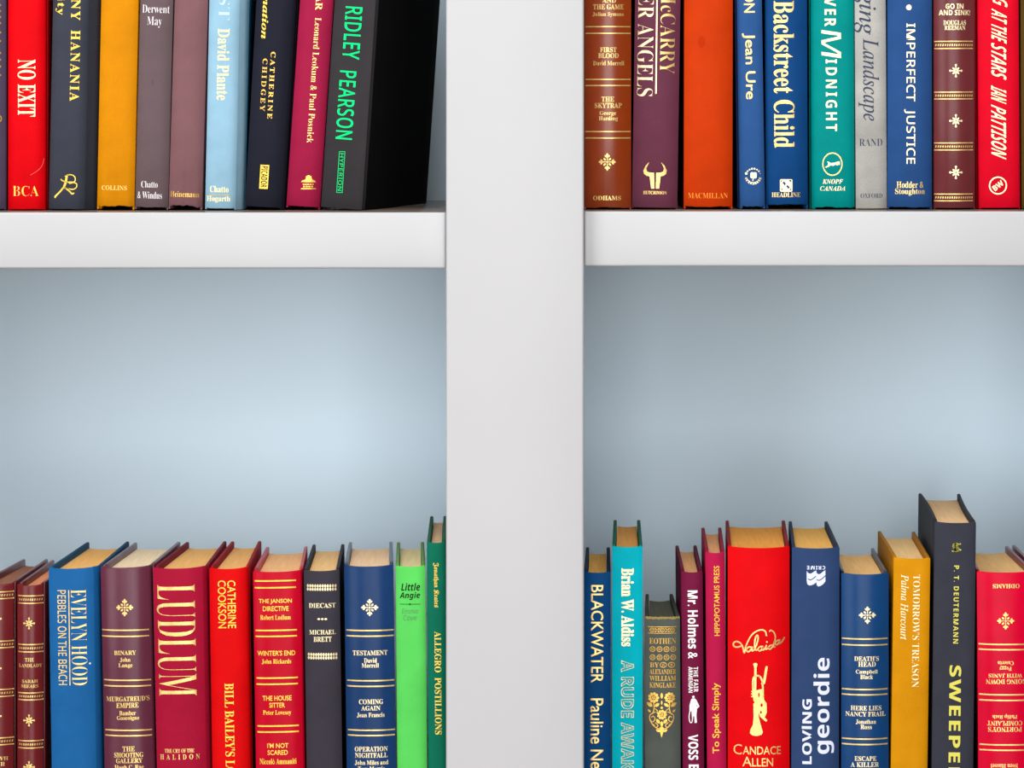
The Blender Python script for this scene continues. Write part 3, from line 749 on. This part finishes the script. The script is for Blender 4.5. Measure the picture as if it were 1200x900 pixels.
k = Book('book_cloth', (112, 58, 78), 740.6, 793.6, 243.4, -.0155, ybot=243.4, h=.226, bay='R', row='up', y0=.036, b=.0045, p=2.8,
         label='mauve maroon cloth book with gilt ox head emblem near its foot')
k.word(T_, 'BETTER ANGELS', 'sb', 756.8, 25.4, 175, 18.6, 'D', off=-.012, c='pale')
k.word(A_, 'McCARRY', 'sb', 782.6, 36.4, 100, 17.6, 'D', off=-.014, c='gold')
k.add(R_, [[(769.9, -70), (771.5, -70), (769.4, 109.8), (767.8, 109.8)]], 'pale')
bh = [[(560, 415), (530, 445), (512, 485), (518, 512), (540, 527), (562, 530), (575, 630), (601, 630), (598, 502), (562, 500), (541, 490), (535, 465), (546, 440)]]
bh += [[(1214-a, b) for a, b in p] for p in bh]
k.add(E_, mapz(bh, 680, 130, 6.925), 'gold')
k.box(P_, 'HUTCHINSON', 'sb', 753.7, 781.2, 223.8, 227.7)
k.done()

k = Book('book_cloth', (212, 62, 8), 801.4, 858.2, 243, -.002, ybot=243, h=.21, bay='R', row='up', y0=.036, b=.0045, p=2.6, rag=.0004, board=(170, 48, 10),
         label='plain burnt orange book on the upper right shelf')
k.word(P_, 'MACMILLAN', 'sb', 829.7, 229.2, 46.6, 6.4, c=(240, 140, 50), off=-.01)
k.add('stain', [disc(822, 49, 4.2, 14, 6.5)], c=(172, 44, 4))
k.done()

k = Book('book_cloth', (48, 92, 152), 865.4, 896.4, 243, .015, ybot=242.6, h=.205, bay='R', row='up', y0=.036, b=.002, p=3.2, jl=4.5, rag=.0005, board=(56, 70, 130),
         label='slim mid blue book with gold author name and round gold emblem')
k.word(A_, 'Jean Ure', 'sans', 877.6, 77.6, 77.4, 15, 'D', c='gold', off=.01)
k.word(T_, 'ON', 'sans', 878, 2.4, 25, 13, 'D', c='gold', off=.01)
k.add(E_, [disc(883+dx, 205.6+dy, 2.3, 10) for dx, dy in ((-1.6, -1.6), (1.6, -1.6), (-1.6, 1.2), (1.6, 1.2))]+stroke([(883, 207), (882.2, 211.6)], 1.1, False), 'pale')
for i, ch in enumerate('Originals'):
    a = math.radians(205+i*16.5-180+0); a = math.radians(160-i*17.5)
    k.word(P_, ch, 'sb', 882.7+8.6*math.cos(a), 206.2+8.6*math.sin(a), 2.2, 2.9, 'H', c='pale', off=.02, ang=a*-1+math.pi/2+math.pi*0-0)
for i in range(8):
    a = math.radians(200+i*20)
    k.add(P_, [disc(882.7+8.6*math.cos(a), 206.2+8.6*math.sin(a), (1.6, 1, .9, 1.2, 1.1, .9, 1.1, .5)[i], 8)], 'pale')
k.done()

k = Book('book_cloth', (20, 74, 134), 897.8, 946.6, 240.5, .004, ybot=240.4, h=.222, bay='R', row='up', y0=.04, b=.005, p=2.4, rag=.0004,
         label='dark blue book with large gold lettering and a square gold emblem')
k.word(T_, 'Backstreet Child', 'sb', 918.8, 87, 172, 24.4, 'D', c='gold', off=.004)
k.add(E_, [[(914.9, 210), (927.5, 210), (928.5, 211), (928.5, 223.6), (927.5, 224.6), (914.9, 224.6), (913.9, 223.6), (913.9, 211)]], 'pale')
hl = [[(318, 145), (360, 145), (362, 180), (340, 170)], [(205, 270), (240, 300), (205, 302)], [(200, 150), (222, 150), (215, 170), (200, 170)], [(345, 278), (362, 285), (360, 302), (335, 302)],
      [(222, 185), (250, 165), (280, 205), (255, 230)], [(280, 240), (305, 222), (340, 262), (315, 285)]]
k.add(E_, mapz(hl, 900, 200, 13.33), c=(24, 60, 110), layer=1)
k.box(P_, 'HEADLINE', 'sb', 904.5, 938, 225.4, 231)
k.done()

k = Book('book_cloth', (0, 150, 146), 950, 1001.4, 244, .004, ybot=244, h=.216, bay='R', row='up', y0=.036, b=.003, p=4, jl=4, rag=.0006,
         label='teal green book with gilt running dog in an oval')
k.word(T_, 'OVER', 'ssb', 972.8, 7, 48, 13.4, 'D', c='pale', track=1.25).word(T_, 'M', 'ssb', 974, 51.6, 29.6, 22.8, 'D', c='pale', skew=.15, off=-.02)
k.word(T_, 'IDNIGHT', 'ssb', 974.2, 111.5, 84.2, 13.2, 'D', c='pale', off=-.004, track=1.35)
k.add(E_, ring(975.4, 192.3, 11.2, 13, 1.3), 'gold')
k.add(E_, mapz([[(778, 306), (800, 292), (803, 278), (795, 261), (810, 266), (824, 274), (852, 271), (880, 261), (894, 262), (894, 290), (884, 285), (876, 293), (860, 286), (842, 296), (822, 291), (808, 302), (790, 309)]], 850, 150, 6.667), 'pale')
k.word(P_, 'KNOPF', 'sbi', 975.8, 212.7, 24, 5.4, c='pale').word(P_, 'CANADA', 'sbi', 975.8, 220.8, 29.6, 5.4, c='pale')
k.done()

k = Book('worn_cloth', (186, 184, 178), 1003, 1039.3, 244, .006, ybot=244.4, h=.198, bay='R', row='up', y0=.036, b=.003, p=3, board=(170, 168, 164),
         label='pale grey book with dark italic lettering')
DK = (58, 66, 86)
k.word(T_, 'Landscape', 'si', 1018.2, 93.2, 96.6, 24.4, 'D', c=DK, off=.002).word(T_, 'ging', 'si', 1013.6, 15.6, 50, 25.4, 'D', c=DK, off=.002)
k.box(A_, 'RAND', 'sb', 1007, 1034, 162.4, 171, c=DK, off=-.016).box(P_, 'OXFORD', 'sb', 1008.5, 1034, 226.6, 232, c=DK, off=-.012)
k.done()

k = Book('book_cloth', (44, 84, 142), 1039.9, 1092, 243.4, 0, ybot=243.6, h=.228, bay='R', row='up', y0=.036, b=.0045, p=2.8, rag=.0004,
         label='medium blue book with spaced cream capitals and one dot, left of the brown starred book')
k.add(O_, [disc(1064.9, 8.7, 3.2)], 'pale')
k.word(T_, 'IMPERFECT  JUSTICE', 'ss', 1066, 109.7, 164.6, 12.8, 'D', c='pale', off=.009, track=1.05)
k.box(P_, 'Hodder &', 'sb', 1050.7, 1082.2, 212.8, 220.2, c='gold').box(P_, 'Stoughton', 'sb', 1049, 1083.9, 220.8, 229.2, c='gold')
k.done()

k = Book('leatherette', (114, 46, 50), 1094.6, 1142.6, 244, .001, ybot=243.8, h=.222, bay='R', row='up', y0=.036, b=.005, p=2.3,
         label='brown book with gilt stars and dotted bands on the upper right shelf')
for a, b_ in ((48.5, 56.9), (108, 116), (167.6, 175.8), (227.5, 235.4)):
    rules(k, [a, b_], 1095.4, 1140.8, 1.2, -.2, dash=17)
for y in (82.9, 141.6, 202): k.nr().add(O_, star(1120, y, 7.8), 'pale')
for t, a, x0, x1, y0, y1 in (('GO IN', 0, 1108, 1129, 4.2, 10.4), ('AND SINK!', 0, 1100.4, 1137, 11.6, 17.9), ('DOUGLAS', 1, 1105.6, 1132, 23.8, 29.4), ('REEMAN', 1, 1106.7, 1131.3, 29.9, 35.2)):
    k.box(A_ if a else T_, t, 'ssb' if not a else 'sb', x0, x1, y0, y1, c='pale', off=.006)
k.done()

k = Book('book_cloth', (232, 8, 40), 1146, 1195.2, 243.5, .007, ybot=243.6, h=.22, bay='R', row='up', y0=.036, b=.003, p=3.6, jl=2.5,
         label='cherry red book with pale brushed capitals and a ringed emblem near its foot')
for t, y0, y1 in (('LOOKING', -56, 8), ('AT', 11, 28), ('THE', 28.6, 50.4), ('STARS', 51, 93)):
    k.word(T_, t, 'ssbi', 1170.4+(45-y0)*.012, (y0+y1)/2, y1-y0-3, 17.6, 'D', c='pale', skew=.3, off=-.006)
for t, y0, y1 in (('IAN', 101, 121), ('PATTISON', 123.4, 186)):
    k.word(A_, t, 'ssbi', 1170.2, (y0+y1)/2, y1-y0-3, 17.6, 'D', c='pale', skew=.3, off=-.006)
k.add(E_, ring(1169.4, 217.4, 9.8, 9.8, 1.5), 'pale'); k.word(E_, 'BW', 'ssb', 1169.4, 217.4, 13.4, 6.4, 'H', c='pale', ang=math.radians(38))
k.done()

k = Book('book_cloth', (88, 66, 24), 1197.4, 1245, 243.5, .006, ybot=243.6, h=.22, bay='R', row='up', y0=.036, b=.003, p=3,
         label='dark olive brown book cut off by the right edge of the upper right shelf')
k.done()
